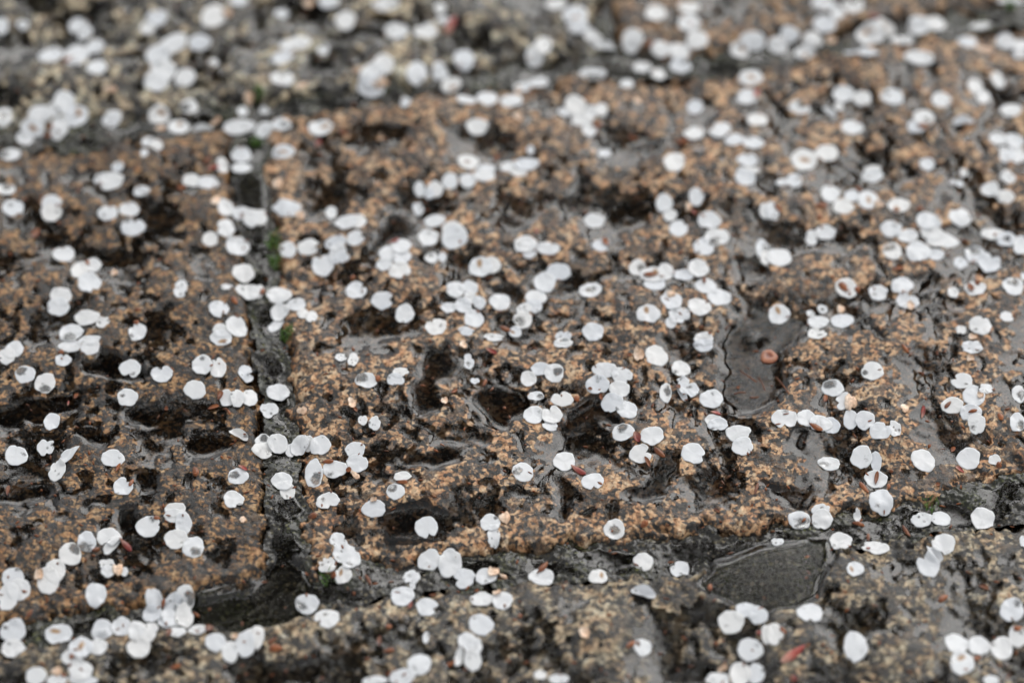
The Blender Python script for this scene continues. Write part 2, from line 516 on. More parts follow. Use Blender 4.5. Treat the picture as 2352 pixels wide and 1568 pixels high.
# ---------------------------------------------------------------- survey of what lies on the stones
# one string per tile of the survey: kind x y w h angle ; kinds: n whole, k notched, c see-through ring, s brown stained,
# t torn, f folded on edge, b cream flake, o orange bud scale, r red bud scale, m moss
TILES = {
(0,0): "n 10 240 130 140;n 715 240 180 130;t 780 310 150 110 30;n 1440 170 200 150;n 1355 260 140 120;n 1960 150 250 190 30;b 2085 110 110 90;n 2190 10 190 90;n 470 510 220 180 20;n 700 510 240 220;o 610 550 130 40 35;n 870 430 170 140;n 890 620 180 150;n 1590 400 260 170 20;n 1450 510 220 200;n 1500 650 240 180;n 1430 750 220 180;n 1830 390 210 140;n 1700 715 190 160 20;n 590 940 200 190;t 500 1000 150 130;n 370 1040 210 140;c 30 1070 170 170;s 700 1075 220 180 60;n 540 1180 170 200;s 300 1190 230 130 -1;n 230 1260 150 150;o 455 1165 70 55 30;o 440 1250 90 40;n 1030 1100 180 130 25;s 1460 1075 200 140 60;s 1640 1170 200 150 80;c 1740 985 160 120 200;b 1470 1180 110 65 20;f 1860 1205 200 60 3;b 1975 1120 120 60 40;n 2225 1025 90 100;n 2190 1170 310 130 8;c 1370 1300 140 120 30;t 1440 1330 120 100;n 1325 1405 70 80;n 2215 1425 190 150;n 2215 1540 180 110;n 2040 1530 120 130;c 90 1420 200 130 180;n 1080 1530 110 90;b 2280 900 100 80 30;b 1010 820 140 60 -10;o 1900 1470 100 50 40;r 1960 1545 130 40 10;t 1960 575 90 70;t 210 230 110 90",
(1,0): "b 480 35 110 60;n 670 20 200 110;t 240 130 150 80;n 820 190 180 180;t 360 400 290 140 10;t 240 530 240 130 25;b 420 780 140 50 20;n 1290 285 220 150;k 1560 290 230 140 120;t 1690 80 110 100;t 1720 190 130 80;r 1790 240 210 85 60;n 1170 590 190 190;n 1070 680 250 180 20;n 1475 670 190 190;t 1680 650 160 150;n 1910 545 190 190;s 1790 785 190 140 300;s 1060 825 260 150 20;b 1170 775 120 60 20;n 1370 945 100 130;n 1930 910 180 110;n 2120 900 200 160;n 2320 925 150 130;c 240 720 210 150 90;t 75 1020 90 70;n 70 1190 170 140;c 230 1140 180 120 0;s 590 1180 220 150 20;s 250 1395 200 140 -1;o 800 1225 100 50 -35;r 570 1320 90 60 60;b 150 1280 100 50 5;n 2030 1165 200 140;n 1950 1490 200 150;n 2110 1550 190 90;n 2310 1535 130 110;o 2210 1450 80 50 40;b 920 650 80 80;t 1190 40 260 120;t 620 460 110 100;m 30 860 90 90;m 10 1320 90 80",
(2,0): "n 400 40 190 110;s 580 135 230 180 270;n 600 240 200 130;t 750 340 190 110;n 285 420 160 170;n 205 510 160 150;f 850 450 190 80 0;n 1105 385 200 160;n 1320 125 200 150;n 1625 70 190 110;n 1625 210 210 160;n 1700 370 200 170;n 1370 450 180 140;n 1540 480 190 160;n 1545 610 200 130;s 2090 475 170 140 40;n 2210 420 240 120;c 740 680 260 110 270;t 1200 620 180 100;n 1340 680 130 120;s 100 800 170 120 200;n 240 760 210 120 15;n 30 920 130 120;n 1050 770 140 110;s 2190 710 220 160 -1;n 2160 890 190 160;r 2245 860 110 55 60;n 1680 985 150 140;n 2250 1105 180 140;n 580 970 190 180;n 500 1030 150 90;t 720 1040 140 130;n 820 1010 120 120;n 640 1100 190 130;n 710 1200 140 110;o 780 1150 110 50 20;o 1560 1310 140 80;k 1670 1220 180 150 135;k 1910 1190 200 160 150;n 2040 1280 170 130;n 2210 1310 200 130;n 1490 1490 190 200;k 2160 1470 200 120 90;n 2170 1560 200 60;n 170 1380 70 80;t 850 1410 130 90;n 130 1510 240 130;o 1110 1275 100 50 -20;b 740 1390 60 60;o 1260 400 110 60 20;b 60 1080 120 70 -40;b 1150 930 70 60",
(3,0): "t 520 40 240 140;c 780 50 200 160 100;n 520 230 210 160;t 640 130 130 150;r 970 150 140 45 -25;s 1070 235 200 120 -1;s 940 330 270 190 130;t 850 470 320 100 -10;t 1190 370 130 90;t 1290 370 100 90;n 1380 255 200 150;n 1530 225 190 150;n 1390 535 280 130 -10;t 1950 240 200 70;n 1830 385 190 130;b 1980 455 210 110 -10;n 2180 390 190 140;n 2310 420 140 130;s 2310 500 130 110 -1;n 200 330 180 110;n 90 425 190 130;n 410 355 190 120;b 580 370 110 60;s 340 490 190 120 270;n 2230 10 230 80;n 1900 800 140 140;n 1970 890 140 140;n 2110 740 110 160 30;n 690 870 190 150;n 860 905 180 130;n 1140 890 200 160;n 1590 920 180 150;n 2230 1010 200 130;c 290 985 190 130 60;b 340 930 100 90;n 650 980 90 80;f 560 1040 140 60 -35;n 770 1170 200 140;c 1430 1080 200 150 310;c 1360 1160 170 120 20;o 1420 1150 100 50 15;f 1790 1130 190 80 5;n 540 1405 200 150;s 330 1470 240 200 -1;n 2120 1280 190 110;n 2260 1300 180 130;t 2190 1420 150 170;n 2290 1430 160 150;n 1460 1510 140 110;n 960 1550 160 60;b 1450 840 80 60;m 2220 60 100 80",
(0,1): "c 50 170 180 110 90;t 120 340 190 170;n 470 290 180 140;n 470 390 190 150;n 1020 100 220 160;t 930 80 140 120;t 1300 190 160 90;n 1760 90 170 120;n 1910 110 190 130;o 1665 155 100 40;b 1980 270 110 80 50;n 2070 350 150 160;n 2210 390 180 120;n 2310 430 170 160;k 990 385 180 140 80;n 1185 355 180 130;k 1220 520 210 150 80;k 2070 525 160 150 190;t 1930 630 150 120;n 2180 700 200 170;k 585 765 190 150 100;n 730 910 150 160;n 850 870 150 130;o 805 840 60 40 -60;k 820 1030 210 180 300;n 560 1150 190 140;n 535 1250 190 150;n 2235 945 200 150;t 1655 1085 120 170;t 2080 1065 100 60;n 2280 1130 210 150;o 2150 1190 100 60 -50;k 2010 1270 180 150 300;n 800 1350 230 130;t 940 1390 120 110;c 650 1490 220 160 260;n 820 1550 190 80;k 1260 1480 160 150 130;n 2170 1435 190 170;n 2020 1460 120 110;s 2030 1530 200 120 290;o 330 580 120 80 60;o 1265 1275 70 40;o 1250 1390 60 50;b 1050 945 75 60 40",
(1,1): "b 195 125 100 110;n 290 340 270 160 -10;b 400 420 100 90;n 40 430 130 150;n 690 385 110 120;n 830 470 210 130;n 930 465 160 130;n 1500 170 100 130;n 1640 180 160 140;n 1590 210 100 90;n 1780 95 150 140;n 1945 90 150 140;n 2095 40 210 120;t 1490 350 110 120;n 1640 460 180 120;n 1580 615 180 160;n 1800 535 190 140;n 1820 610 230 200;k 910 620 150 130 20;n 290 725 150 140;k 480 700 190 140 0;n 730 660 190 120;n 750 740 150 130;t 770 800 160 90;k 610 870 190 190 110;n 1330 700 180 150;n 1210 750 160 140;n 1340 790 170 140;n 1180 860 140 120;k 1320 920 200 140 -60;r 1260 640 120 45 20;c 1610 800 120 100 120;t 1710 790 80 90;s 2060 890 210 170 100;n 2160 870 170 140;n 1830 1090 170 140;k 1960 1080 150 140 210;n 1970 1170 120 100;n 1900 1240 150 130;n 2050 1210 110 110;n 1770 1260 140 90;n 2240 1205 180 150;n 2000 1360 180 150;k 920 1100 180 160 30;k 1160 1190 190 150 0;n 1365 1315 160 160;k 1650 1430 190 150 120;t 1930 1470 140 80;t 2180 1530 180 70;o 2290 1450 120 50 -20;n 20 1110 110 130;o 55 1110 80 50 70;n 210 1140 220 150;n 370 1230 170 120;n 220 1310 170 150;n 180 1430 150 90 30;t 430 1310 100 100;t 510 1340 100 120;o 890 980 60 40;m 170 660 130 160;m 180 850 110 130;m 280 1500 130 130",
(2,1): "n 60 20 160 70;n 2140 60 200 140;n 1395 300 160 160;n 1450 410 130 110;k 1530 530 170 150 45;n 1690 240 140 150;n 1810 455 200 150;b 1620 330 60 80;r 1670 380 70 30 -35;c 1880 610 210 150 240;k 1760 700 190 150 30;n 2320 370 100 130;c 2300 720 130 160 0;n 2330 800 100 130;n 755 460 190 120;n 120 670 200 150;n 150 740 140 120;k 330 710 210 110 60;t 820 680 160 130;o 860 650 100 60 -50;n 430 930 210 140;n 300 1030 200 170;n 220 1160 180 130;n 200 1240 150 120;t 110 1270 130 100;c 100 1370 160 150 200;s 30 1480 110 100 180;c 720 1100 200 140 -1;c 1150 890 150 140 0;s 1290 960 220 150 60;o 1270 955 150 45;n 1310 1040 200 120;n 1410 930 150 150;n 1570 960 180 100;n 1710 900 180 160;k 1780 1060 190 140 -60;o 1765 1010 60 40 80;n 1900 1160 210 150;n 1465 1190 190 160;b 1460 1130 90 70;n 1720 1250 200 150;s 1250 1310 210 150 110;t 1530 1330 190 110;s 1560 1300 140 80 90;n 1460 1390 100 90;n 745 1480 190 160;t 470 1530 140 120;c 1760 1540 170 100 260;r 225 555 70 40 90",
(3,1): "n 240 90 140 130;n 140 110 130 70;n 960 50 190 130;n 570 210 180 160;n 690 330 190 150;n 770 230 140 130;s 920 270 180 200 -1;o 830 170 70 45 -60;b 1020 305 110 80;s 1200 320 210 140 250;o 1175 365 70 35;n 2035 170 170 120 20;t 2200 60 140 130;k 2180 240 160 120 180;t 2110 210 90 70;k 1760 420 210 160 110;t 1790 20 80 80;n 1760 120 70 60;n 1690 110 70 60;n 1130 535 190 140;n 1280 600 190 110 10;n 1460 460 200 150;c 1520 470 140 130 60;n 1500 570 200 110;n 1600 640 280 130;n 1380 740 230 170;s 1400 775 120 80 -1;n 1540 770 150 100;c 1140 740 160 150 120;n 530 570 180 120;t 400 620 110 130;t 40 370 130 170;o 90 340 100 50 -40;n 100 800 230 170;n 2060 580 200 100;c 2190 630 170 130 -1;n 2320 690 140 160;c 1900 770 180 160 100;t 1770 850 130 110;k 2030 850 200 170 60;n 1230 1050 190 150;k 1280 1200 200 140 70;b 1310 1240 80 90;s 720 1080 200 150 140;o 690 1070 110 70 -40;o 820 1090 60 60;t 1010 1120 170 130;s 1900 1080 190 140 150;o 1860 1070 100 60 110;o 1920 1020 60 60;c 2250 1060 190 160 90;t 1700 1120 90 110;n 2345 970 50 70;s 100 1320 190 160 100;n 460 1390 190 110;n 680 1380 200 140;b 670 1270 80 80;c 500 1270 90 70 -1;t 390 1310 80 50;t 450 1500 170 110;k 1950 1420 200 160 70;b 1880 1530 90 60;t 2190 1340 130 80;t 1770 1460 90 80;o 1390 350 80 50 20;o 1190 900 140 40 10;o 490 320 130 60;o 470 430 60 60",
(0,2): "n 130 70 170 140;n 60 130 160 130;n 640 40 200 110;n 830 50 160 140;k 580 170 150 100 90;o 560 100 60 50;c 230 300 170 150 130;c 415 385 190 160 270;k 1195 250 190 150 260;k 1485 300 190 150 100;n 1855 215 180 160;k 2000 240 150 160 110;n 1790 440 190 150;n 1170 515 190 140;t 2260 290 140 130;n 2080 520 130 130;n 2180 520 130 140;n 2290 510 140 150;o 2020 495 90 60 70;o 1960 605 120 35 15;o 2095 640 80 25 -50;n 475 735 140 150;n 150 1045 200 170;t 420 970 150 150;f 645 1040 180 85 40;t 525 1185 150 180;n 1035 1070 200 150;o 1085 1155 90 35 60;k 1130 1335 180 150 60;o 1205 1290 90 40 65;o 75 1365 100 40 85;f 2190 865 180 75 -20;n 2345 980 50 80;c 2185 1235 180 140 150;r 2230 1155 110 35 -30;o 1790 1190 100 70 -70;k 2145 1450 180 150 300;n 1610 1540 180 110;o 1525 620 40 40;o 700 500 60 40 50;r 625 565 45 22 80",
(1,2): "n 205 470 200 140;t 120 635 160 140;t 780 145 110 70;t 890 165 100 130;c 1010 360 190 130 150;t 1330 280 150 80;t 1280 350 150 110;o 1120 340 70 50 70;t 1950 185 100 130;t 2010 360 80 60;r 2160 90 130 40 -25;b 1905 30 80 70 -40;o 2100 380 80 40 70;b 420 630 110 80;t 980 720 80 90;t 1090 750 110 120;c 60 915 130 110 60;n 60 1000 180 130;n 200 940 180 150;n 320 1000 100 110;n 400 970 170 150;n 480 930 100 110;n 590 950 190 150;n 910 995 180 130;n 930 1120 190 150;b 910 1220 120 50 -40;o 850 1180 60 50;c 530 1210 160 240 300;n 720 1170 210 150;o 660 1100 120 45;n 240 1280 190 150;n 290 1370 130 140;k 660 1465 210 140 290;n 1080 1530 220 130;b 1080 1450 70 55;n 1345 1235 150 90;o 1340 1290 120 35;c 1280 1370 160 140 140;o 1820 455 80 35 30;o 2280 610 35 30;b 1730 540 70 70;o 910 620 60 30 -40;b 880 560 120 70 -60",
(2,2): "c 470 10 160 90 60;n 1760 30 170 110;n 255 250 160 110;n 150 345 140 130;c 385 290 170 160 10;c 220 500 140 80 0;k 460 525 190 130 110;n 200 675 180 160;k 365 675 190 150 110;t 350 770 140 90;n 850 260 210 130;k 1010 310 190 130 310;n 785 400 210 150;n 985 440 180 140;n 920 560 200 150;k 1055 625 190 150 130;o 820 510 60 35 -70;o 715 435 50 30;n 1325 130 200 170;b 1165 120 110 140;n 1550 250 165 140;c 1410 470 110 160 20;t 1620 440 190 130;o 1520 410 70 50 -40;t 1570 360 110 80;f 1560 490 130 55 -50;n 1830 525 210 160;c 1020 830 190 150 100;r 1145 875 110 75 -60;n 1285 865 210 160;k 1180 1030 190 160 20;o 1240 1100 110 40 -60;o 1355 1020 140 55 -35;k 1665 1025 210 180 -20;n 1850 730 150 110;k 1890 760 180 110 270;n 2075 840 210 150;n 2115 960 190 160;r 1870 655 110 35 -15;n 480 1100 200 170;r 610 1180 190 60 -33;k 740 1280 195 160 280;c 100 1195 190 160 180;o 590 520 60 60 45;o 1080 125 50 30;o 2245 1350 130 35 70;o 1880 1550 80 30 -40;o 2075 425 35 25",
(3,2): "n 960 270 190 155;c 595 425 190 150 120;b 760 560 130 150;k 700 550 160 150 190;k 1780 360 190 130 150;k 1890 495 190 180 45;t 2000 430 130 90;b 1950 490 70 60;n 1690 585 200 130;o 1650 580 95 38 40;n 1860 650 190 140;n 1915 750 160 160;o 1880 635 95 38 10;r 1420 650 130 45 75;o 1260 60 110 40 -50;t 1870 50 200 110;b 1860 160 80 80;k 150 710 220 170 270;n 350 700 170 140;n 480 750 200 130;n 580 770 150 140;o 440 780 150 50 -20;n 760 715 130 160;n 890 720 180 150;n 1030 820 200 140;t 1160 800 120 130;c 560 1120 190 120 210;n 860 1060 190 180;n 990 1100 100 160;n 990 1265 200 150;o 995 1255 130 45 75;n 1040 1460 210 200;o 880 1340 150 50 -55;n 1425 1090 210 180;n 1840 1075 200 180;n 2080 1085 110 80;o 2120 1140 60 50;r 1760 1175 100 40 -35;o 1700 990 60 40 40;c 2300 480 120 150 0;c 2290 740 140 160 330;o 2130 690 80 60 -60;o 1130 1190 45 35;o 1105 1330 60 40 80;o 1560 1310 45 35;t 490 1540 170 100;b 1250 610 90 80 -50;m 1500 1510 150 110;o 525 520 70 50 80",
(3,3): "c 290 80 190 150 300;n 495 55 190 150;o 830 110 130 40 -10;t 820 40 70 90;t 1410 70 180 140;n 1580 60 190 130;n 1970 65 210 180;n 665 275 200 165;n 990 335 240 130;r 920 325 45 30;o 920 230 80 35 85;n 1610 300 210 170;f 1530 390 170 70 -40;k 1470 490 200 190 120;s 800 520 150 130 180;o 1270 175 140 40 -60;t 85 270 110 80;k 385 925 220 170 270;n 60 1120 150 170;r 230 1300 300 80 28;o 140 1080 90 40 -40;n 800 1230 210 250;k 2240 900 210 210 270;n 1730 1205 200 180;s 1780 1380 210 210 90;n 1935 1225 190 170;n 2145 1250 190 200;n 2290 1140 160 170;o 2290 1060 90 50;o 1610 790 120 60 30;o 1980 690 110 45 -20;r 235 1530 80 60;n 2050 1545 140 90;n 2340 270 60 100;o 1920 1340 90 40 25",
(2,3): "n 270 610 230 170;o 285 500 140 60 45;c 940 160 180 160 -1;s 790 590 170 130 30;k 1205 455 180 150 250;t 1540 530 170 150;f 1205 755 220 90 -10;n 2150 890 190 150;n 2010 1010 220 190;n 2260 940 170 150;n 2185 1260 220 180;n 2330 1120 80 150;n 1890 1530 210 120;n 2090 1490 190 190;n 2240 1480 150 160;b 1930 1430 110 60 30;n 1200 1240 160 130;o 1090 1215 120 45 35;n 260 1490 110 80;n 430 1530 180 80;o 1215 110 90 65 30;o 1820 690 70 50 80;b 660 1110 120 90 -40;o 75 950 50 45;r 2265 1100 60 35 -20",
(1,3): "k 1565 140 210 180 -70;n 2150 100 180 150;t 2180 220 110 170;b 2280 50 120 120;n 1590 440 200 170;n 1780 480 210 210;k 1910 610 190 170 190;n 2110 590 190 150;b 2180 540 120 100;b 2270 590 90 40 -20;n 2070 795 200 140;n 2260 810 190 160;b 2210 730 90 70 20;n 2065 1030 220 180;t 1430 590 150 140;t 1435 670 60 70;n 1345 770 210 170;r 1415 850 90 40 60;k 1570 870 190 160 -20;t 830 400 240 210 -20;t 760 270 170 140 -30;t 650 480 170 120;s 800 580 150 140 130;o 710 580 60 50;o 1030 620 140 38 -60;c 470 845 210 170 200;k 650 970 220 160 220;n 20 1130 110 200;o 150 1180 110 40 30;o 180 1250 140 70;o 1220 1045 65 50;o 1135 1180 110 50 90;o 1220 1270 120 50 5;n 1500 1390 200 190;n 1340 1510 220 150;n 1090 1540 220 80;o 1215 1480 70 40;n 1940 1190 180 150;n 2020 1220 100 140;n 1990 1360 150 170;f 1860 1340 160 70 75;n 1560 1150 60 100;o 1790 1395 90 40;m 650 620 110 110;o 2025 720 50 40;o 1620 760 75 32;o 520 30 90 60",
(0,3): "n 1360 135 210 170;o 1440 50 70 40;n 1610 30 210 100;n 1685 115 150 180;n 1615 250 210 160;c 1775 320 190 180 300;n 1000 230 210 160;f 1030 320 180 80 40;r 1155 310 150 60 -32;o 880 345 90 35 20;c 795 270 170 160 270;c 645 385 200 170 60;n 510 530 170 180;n 440 620 200 210;b 355 580 90 120;n 120 600 200 150;n 180 710 190 170;n 80 780 190 210;n 880 750 190 190;t 980 480 140 90;n 990 540 120 100;b 1080 520 110 120;n 1140 545 70 80;o 275 925 100 40 50;n 120 1085 220 180;n 125 1260 220 160;s 540 1125 230 180 130;n 940 1070 200 180;n 1120 1070 190 180;n 1250 1080 150 170;n 1370 1090 150 160;n 1400 945 180 140;n 1410 790 150 140;c 1700 780 160 160 0;n 1600 960 240 190;n 1690 960 160 190;n 1520 1000 140 150;n 1600 880 190 160;n 1630 1090 150 120;n 1820 1070 180 140;o 1920 1050 110 80 60;o 1500 840 80 40 80;n 900 1230 160 130;s 740 1220 220 210 -1;k 690 1290 140 120 220;n 640 1330 140 120;o 655 1320 50 40;k 1275 1245 200 170 120;n 1980 1190 190 150;n 2110 1280 150 170;n 2250 1210 180 200;n 2320 1120 150 150;b 2150 1140 80 50;o 1610 1415 120 45 10;n 330 1500 190 140;n 520 1540 180 90;n 740 1450 200 170;n 760 1540 250 80;b 515 1465 110 90;o 585 1490 45 40;b 2230 70 70 60;o 1800 940 80 30 -30;o 1550 1100 80 60 80",
}
# ---------------------------------------------------------------- which one it is: look, then what it lies beside
MARKS = [  # survey pixel, how it reads in a sentence
    (1766, 820, 'the ring-shaped seed case'), (1730, 905, 'the widest grey rain pool'), (1765, 1325, 'the broad pool over the lower joint'), (590, 1375, 'the dark pool at the joint corner'),
    (1005, 830, 'the crescent rain pool'), (1150, 930, 'the oval rain pool'), (1360, 945, 'the arched rain pool'), (1000, 1055, 'the wing-shaped pool'), (1495, 1105, 'the boot-shaped pool'),
    (632, 585, 'the upper moss tuft'), (656, 775, 'the lower moss tuft'), (2137, 1166, 'the moss of the lower right joint'), (1037, 60, 'the blurred pink scale'), (288, 1252, 'the bright red scale lower left'),
    (1817, 1499, 'the long pink scale'), (895, 520, 'the curled grey water strip'), (1335, 440, 'the forked water streak'), (1395, 70, 'the short top joint'), (1945, 920, 'the half-yellow petal'),
    (2200, 945, 'the two brown-barred petals'), (400, 1408, 'the big petal heap'), (905, 600, 'the ragged flower clump'), (385, 140, 'the tall blurred petal clump'), (2130, 555, 'the large clump of petals'),
    (1330, 1080, 'the red-tipped scale'), (675, 1022, 'the petal row across the joint'), (1500, 640, 'the flower with orange bars'), (790, 1280, 'the torn flower at the joint'), (1845, 1130, 'the split pool'),
    (1537, 310, 'the hairline crack'), (1945, 660, 'the brown-filled ring petal'), (1420, 890, 'the six-petal cluster'), (1390, 135, 'the pool in the upper joint'), (1995, 85, 'the blurred brown-eyed petal'),
    (2440, 120, 'the right end of the upper joint'), (10, 10, 'the top left corner'), (2342, 10, 'the top right corner'), (10, 1558, 'the bottom left corner'), (2342, 1558, 'the bottom right corner'),
    (0, 560, 'the left edge, upper half'), (0, 1010, 'the left edge, middle'), (2352, 700, 'the right edge, middle'), (1176, 1568, 'the middle of the bottom edge'), (800, 0, 'the top edge left of middle'),
    (200, 870, 'the dark pool of the left slab'), (200, 1005, 'the small black pool'), (465, 1025, 'the square dark pool'), (60, 1140, 'the black pool at the left edge'), (720, 330, 'the upper left corner of the middle slab'),
    (360, 480, 'the far half of the left slab'), (330, 270, 'the upper joint at left'), (890, 210, 'the upper joint above the middle slab'), (1180, 400, 'the pale chain of petals'), (1700, 500, 'the pink-stalked petal'),
    (1780, 580, 'the bright white clump'), (1060, 690, 'the crowded flower of the middle slab'), (170, 270, 'the petal bunch on the upper joint'), (1730, 310, 'the blurred petal run at right'),
    (1990, 710, 'the branching water channel'), (2000, 1010, 'the triple petals right of the pools'), (1240, 1325, 'the petal under a brown scale'), (1380, 1320, 'the scale-filled petal'), (560, 1470, 'the petal heap at the bottom'),
    (1000, 1290, 'the twin petals on the lower joint'), (2240, 1450, 'the four-petal group bottom right'), (1730, 1540, 'the petals cut by the bottom edge'), (2130, 1270, 'the notched pair at lower right')]
DIRS = ['right of', 'above and right of', 'above', 'above and left of', 'left of', 'below and left of', 'below', 'below and right of']
LOOK = {'n': ['round white petal', 'small whole white petal', 'wide oval white petal', 'tall oval white petal', 'big whole white petal', 'tilted oval white petal'],
        'k': ['notched white petal'], 'c': ['half see-through petal'], 's': ['brown-stained white petal'], 't': ['torn blotchy white petal'], 'f': ['thin folded petal'],
        'o': ['orange brown bud scale', 'long orange brown scale', 'stubby orange brown scale'], 'r': ['red bud scale', 'long red bud scale'], 'b': ['cream pink blossom flake', 'long cream flake', 'small cream flake']}
ORD = ['nearest', 'second', 'third', 'fourth', 'fifth', 'sixth', 'seventh', 'eighth', 'ninth', 'tenth']


def look_of(it):
    L = LOOK[it['k']]
    w, h = it['w'], it['h']
    if it['k'] == 'n':
        if (it['a'] or 0) >= 15 or (it['a'] or 0) <= -15:
            return L[5]
        if w * h > 46 * 46:
            return L[4]
        if w * h < 32 * 32:
            return L[1]
        return L[2] if w / h > 1.45 else (L[3] if w / h < 1.0 else L[0])
    if it['k'] == 'o':
        return L[1] if w / h > 2.3 else (L[2] if w / h < 1.5 else L[0])
    if it['k'] == 'r':
        return L[1] if w > 35 else L[0]
    if it['k'] == 'b':
        return L[1] if w / h > 1.9 else (L[2] if w < 20 else L[0])
    return L[0]


def make_labels(petals, scales):
    cells, out = {}, {}
    for it in petals + scales:
        dm, mk = min((math.hypot(it['px'] - a, (it['py'] - b) * 1.35), (a, b, c)) for a, b, c in MARKS)
        dx, dy = it['px'] - mk[0], mk[1] - it['py']
        kk = 'on' if dm < 9 else DIRS[int(((math.degrees(math.atan2(dy * 1.35, dx)) + 22.5) % 360) // 45)]
        cells.setdefault((look_of(it), kk, mk[2]), []).append((dm, id(it)))
    for (lk, kk, mk), v in cells.items():
        v.sort()
        for i, (_, k) in enumerate(v):
            rank = '' if len(v) == 1 else ORD[i] + ' '
            art = rank + lk if kk != 'on' else lk
            out[k] = (art + ' ' + kk + ' ' + mk)
            if len(out[k].split()) < 4:
                out[k] += ' on wet stone'
    return out


def LABEL_MOSS(it):
    d = {(180, 660): 'x'}
    names = [(630, 557, 'green moss tuft in the upright joint beside the middle slab, upper one'), (633, 606, 'green moss tuft just under the upper tuft of the upright joint'),
             (660, 795, 'lowest green moss tuft in the upright joint'), (596, 215, 'blurred green moss on the upper joint at left'), (590, 330, 'blurred green moss where the upright joint meets the upper joint'),
             (2319, 15, 'blurred green moss at the top right corner'), (2138, 1166, 'green moss tuft in the lower joint at right'), (750, 1331, 'green moss blades below the torn flower on the lower joint')]
    return min((math.hypot(it['px'] - a, it['py'] - b), c) for a, b, c in names)[1]

# ---------------------------------------------------------------- petals, bud scales, moss
def attr(n, name):
    a = n.new('ShaderNodeAttribute')
    a.attribute_name = name
    return a


def petal_material():
    """thin white petal: see-through where it is waterlogged ('wet'), bruised brown where 'stain' is painted by decay"""
    m, t, n, l = nt('petal')
    wet, stain, tone = attr(n, 'wet'), attr(n, 'stain'), attr(n, 'tone')
    geo = n.new('ShaderNodeNewGeometry')
    nz = node(n, 'TexNoise', Scale=700, Detail=3, Roughness=.6)
    l.new(geo.outputs['Position'], nz.inputs['Vector'])
    base = ramp(n, [(0, (.80, .83, .87)), (.5, (.89, .91, .93)), (1, (.94, .94, .93))])
    l.new(tone.outputs['Fac'], base.inputs[0])
    br = ramp(n, [(.35, (.30, .13, .035)), (.65, (.52, .30, .10))])
    l.new(nz.outputs['Fac'], br.inputs[0])
    col = mix(n, l, stain.outputs['Fac'], base.outputs[0], br.outputs[0])
    d = n.new('ShaderNodeBsdfDiffuse')
    l.new(col, d.inputs[0])
    tl = n.new('ShaderNodeBsdfTranslucent')
    l.new(col, tl.inputs[0])
    m1 = n.new('ShaderNodeMixShader')
    m1.inputs[0].default_value = .32
    l.new(d.outputs[0], m1.inputs[1])
    l.new(tl.outputs[0], m1.inputs[2])
    tr = n.new('ShaderNodeBsdfTransparent')
    tr.inputs[0].default_value = (.86, .87, .87, 1)
    # waterlogging has a ragged front
    nz2 = node(n, 'TexNoise', Scale=210, Detail=5, Roughness=.65)
    l.new(geo.outputs['Position'], nz2.inputs['Vector'])
    e = math_node(n, l, 'SUBTRACT', nz2.outputs['Fac'], .5)
    e = math_node(n, l, 'MULTIPLY', e, 1.9)
    e = math_node(n, l, 'ADD', e, wet.outputs['Fac'])
    w = node(n, 'MapRange', interpolation_type='SMOOTHSTEP')
    l.new(e, w.inputs['Value'])
    w.inputs['From Min'].default_value, w.inputs['From Max'].default_value = .30, .75
    w.inputs['To Min'].default_value, w.inputs['To Max'].default_value = .0, .84
    m2 = n.new('ShaderNodeMixShader')
    l.new(w.outputs[0], m2.inputs[0])
    l.new(m1.outputs[0], m2.inputs[1])
    l.new(tr.outputs[0], m2.inputs[2])
    gl = node(n, 'BsdfGlossy', Roughness=.22)
    bmp = node(n, 'Bump', Strength=.25, Distance=.0003)
    l.new(nz.outputs['Fac'], bmp.inputs['Height'])
    for x in (d, gl):
        l.new(bmp.outputs[0], x.inputs['Normal'])
    m3 = n.new('ShaderNodeMixShader')
    fr = node(n, 'Fresnel', IOR=1.38)
    l.new(fr.outputs[0], m3.inputs[0])
    l.new(m2.outputs[0], m3.inputs[1])
    l.new(gl.outputs[0], m3.inputs[2])
    o = n.new('ShaderNodeOutputMaterial')
    l.new(m3.outputs[0], o.inputs[0])
    return m


def scale_material(name, tip, mid, base):
    """glossy wet scale coloured along its length"""
    m, t, n, l = nt(name)
    a, tone = attr(n, 'along'), attr(n, 'tone')
    geo = n.new('ShaderNodeNewGeometry')
    nz = node(n, 'TexNoise', Scale=900, Detail=3, Roughness=.6)
    l.new(geo.outputs['Position'], nz.inputs['Vector'])
    r = ramp(n, [(0, base), (.5, mid), (1, tip)])
    l.new(a.outputs['Fac'], r.inputs[0])
    v = ramp(n, [(.3, (.55, .5, .45)), (.7, (1.25, 1.2, 1.15))])
    l.new(nz.outputs['Fac'], v.inputs[0])
    c = mix(n, l, 1.0, r.outputs[0], v.outputs[0], 'MULTIPLY')
    tn = ramp(n, [(0, (.6, .55, .5)), (1, (1.25, 1.25, 1.25))])
    l.new(tone.outputs['Fac'], tn.inputs[0])
    c = mix(n, l, 1.0, c, tn.outputs[0], 'MULTIPLY')
    b = node(n, 'BsdfPrincipled', Roughness=.32)
    l.new(c, b.inputs['Base Color'])
    o = n.new('ShaderNodeOutputMaterial')
    l.new(b.outputs[0], o.inputs[0])
    return m


PETAL = petal_material()
ORANGE = scale_material('orange_bud_scale', (.30, .10, .026), (.24, .075, .018), (.15, .042, .013))
RED = scale_material('red_bud_scale', (.30, .024, .018), (.32, .07, .055), (.52, .33, .27))
CREAM = scale_material('cream_flake', (.66, .44, .30), (.72, .55, .42), (.74, .66, .58))

